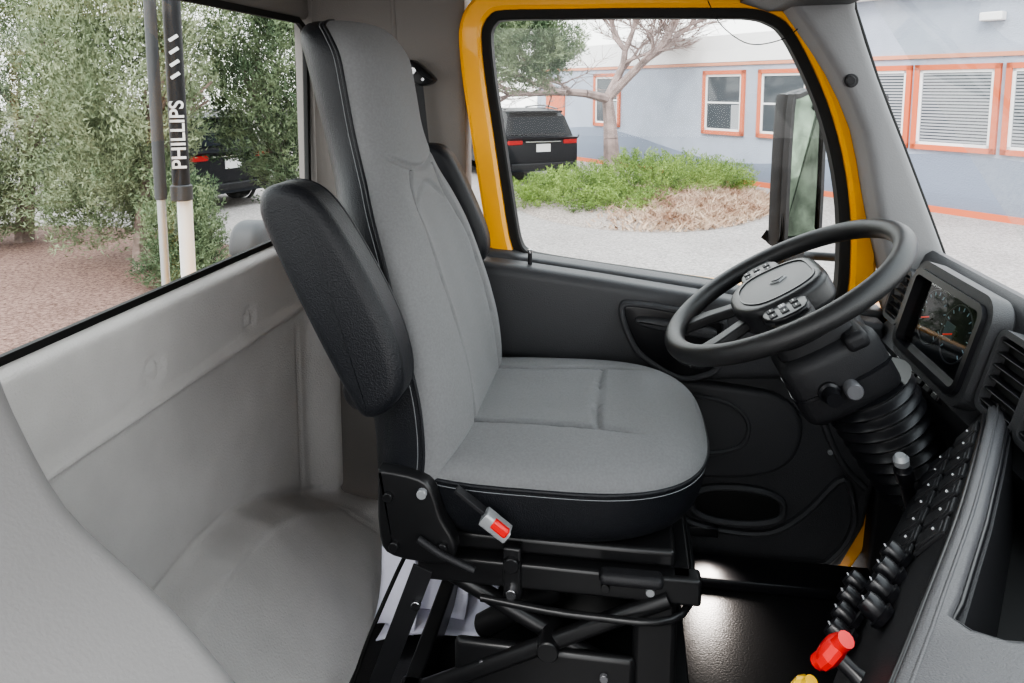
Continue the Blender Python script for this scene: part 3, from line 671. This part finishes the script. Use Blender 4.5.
# ------------------------------------------------------------------ building
BM=axes((6.24,12.63,GZ),(-.629,.778,0),(0,0,1))
bd=empty('building',BM)
out=(BM.to_3x3()@V((0,0,1)));sg=1 if out.dot(V((-1,-1,0)))>0 else -1
BL=M('blue_grey_stucco',(.36,.395,.47),.9,bump=.5,bscale=40,var=.06,vscale=2);BD=M('slate_stucco',(.185,.215,.275),.9,bump=.5,bscale=40)
OR=M('orange_trim',(.58,.14,.06),.6);OR2=M('orange_stripe',(.62,.27,.17),.7);WF=M('white_fascia',(.85,.83,.83),.7)
def bx(name,x0,x1,y0,y1,z0,z1,mat,bev=0):
    z0,z1=sorted((z0*sg,z1*sg));return box(name,((x0+x1)/2,(y0+y1)/2,(z0+z1)/2),(x1-x0,y1-y0,z1-z0),mat,bd,bev=bev)
bx('wall_panel',-8,3.3,0,3.75,-.3,0,BL);bx('parapet',-8,3.3,3.75,3.95,-.35,.25,WF)
bx('wall_panel_low',3.3,14.5,0,2.9,-.3,0,BL);bx('fascia_low',3.3,14.5,2.74,3.35,-.2,.03,WF)
wv=[(-8,0.1)]+[(14.5,.1)]+[(x,.75+.28*math.sin(x*.6+1.0)) for x in np.linspace(14.5,-8,80)]
pillow('lower_band',wv,'Z',min(0,.02*sg),max(0,.02*sg),.001,BD,bd)
bx('base_trim',-8,14.5,0,.11,0,.05,OR);bx('stripe',-8,14.5,2.66,2.73,0,.035,OR2)
DG=M('dark_window_glass',(.05,.06,.07),.08);BLN=M('blinds',(.33,.34,.36),.6)
def bwin(x0,x1,y0,y1,blind):
    f=.09
    bx('window_glass',x0+f,x1-f,y0+f,y1-f,0,.012,DG)
    for a in((x0,x1,y0,y0+f),(x0,x1,y1-f,y1),(x0,x0+f,y0,y1),(x1-f,x1,y0,y1)):bx('window_frame',*a,0,.06,OR)
    g_=.05;a0,a1,b0,b1=x0+f,x1-f,y0+f,y1-f
    for a in((a0,a1,b0,b0+g_),(a0,a1,b1-g_,b1),(a0,a0+g_,b0,b1),(a1-g_,a1,b0,b1)):bx('sash',*a,0,.035,WHT)
    if blind:
        n=22
        for k in range(n):
            yy=b0+g_+(b1-b0-2*g_)*(k+.5)/n;bx('blind_slat',a0+g_,a1-g_,yy-.017,yy+.017,.01,.022,BLN)
    else:
        bx('mullion',a0,a1,(b0+b1)/2-.02,(b0+b1)/2+.02,0,.03,WHT)
        bx('curtain',a0+.05,a0+.3,b0+.05,b0+.6,.01,.02,BLN)
for x0,x1,bl in((5.80,7.08,False),(4.10,5.42,False),(1.98,3.25,True),(.50,1.92,True),(-1.0,.42,True),(-2.9,-1.5,True),(10.2,11.4,False)):bwin(x0,x1,1.08,2.55,bl)
bx('flood_light',.5,.85,3.22,3.36,0,.15,WHT,.02)
bx('orange_panel',12.9,13.9,1.3,2.1,0,.05,OR)
# ------------------------------------------------------------------ cars
PNT=M('black_car_paint',(.010,.011,.014),.45,spec=.25);CGL=M('car_glass',(.02,.023,.028),.9,spec=0);TL=M('tail_light',(.5,.01,.01),.3);TYR=M('tyre',(.02,.02,.02),.8)
def car(name,loc,yaw):
    e=empty(name,Matrix.Translation(loc)@Matrix.Rotation(yaw,4,'Z'))
    body=[(-2.25,.35),(-2.3,.55),(-2.28,.95),(-2.15,1.05),(1.0,1.05),(1.3,1.0),(2.1,.88),(2.28,.70),(2.3,.42),(2.2,.28),(-2.1,.28)]
    pillow('body',cr(body,3),'Y',-.93,.93,.10,PNT,e,steps=6)
    gh=[(-2.12,1.03),(-1.95,1.50),(-1.75,1.62),(-.9,1.68),(.1,1.63),(.5,1.45),(1.05,1.03)]
    n=len(gh);vs=[]
    for s in(-1,1):
        for x,z in gh:vs.append((x,s*(.88-.20*(z-1.03)/.65),z))
    fs=[tuple(range(n)),tuple(range(n,2*n))[::-1]]+[(i,i+n,(i+1)%n+n,(i+1)%n) for i in range(n)]
    mk('greenhouse',vs,fs,PNT,e,smooth=False)
    for s in(-1,1):
        for P in([(-1.75,1.10),(-1.65,1.45),(-1.0,1.54),(-.95,1.10)],[(-.88,1.10),(-.92,1.54),(-.1,1.53),(-.02,1.10)],[(.06,1.10),(-.02,1.52),(.35,1.42),(.85,1.10)]):
            q=[(x,s*(.90-.20*(z-1.03)/.65),z) for x,z in P];mk('side_glass',q,[(0,1,2,3)],CGL,e,smooth=False)
        tube('roof_rail',[(-1.7,s*.68,1.66),(-.9,s*.70,1.73),(0,s*.68,1.67)],.02,DSI,e)
        for x in(-1.42,1.42):
            lathe('tyre',(x,s*.70,.35),(x,s*.95,.35),[(0,.30),(.1,.35),(.9,.35),(1,.30)],TYR,e);lathe('rim',(x,s*.93,.35),(x,s*.957,.35),[(0,.23),(.5,.22),(1,.10)],SIL,e)
            frame('wheel_arch',[(x+.40*math.cos(t),.35+.40*math.sin(t)) for t in np.linspace(0,math.pi*2,30,endpoint=False)],-.02,.03,s*.90,s*.945,BLK,e)
        box('tail_light',(-2.27,s*.70,.95),(.10,.36,.14),TL,e,bev=.03)
        box('wing_mirror',(.75,s*1.0,1.12),(.12,.2,.14),PNT,e,bev=.04)
    mk('rear_glass',[(-2.13,-.70,1.12),(-2.13,.70,1.12),(-1.995,.62,1.48),(-1.995,-.62,1.48)],[(0,1,2,3)],CGL,e,smooth=False)
    box('rear_spoiler',(-1.93,0,1.61),(.28,1.25,.05),PNT,e,bev=.02)
    box('licence_plate',(-2.31,0,.80),(.02,.36,.18),WHT,e,bev=.005);box('bumper_lower',(-2.27,0,.38),(.14,1.6,.16),BLK,e,bev=.03);box('chrome_strip',(-2.31,0,.94),(.02,.9,.03),CHR,e,bev=.004)
    for s in(-1,1):box('head_light',(2.2,s*.68,.78),(.14,.36,.12),WHT,e,bev=.03)
    return e
car('car',(-3.15,18.6,GZ),math.radians(124))
car('car.001',(-9.2,13.2,GZ),math.radians(160))
print('done')
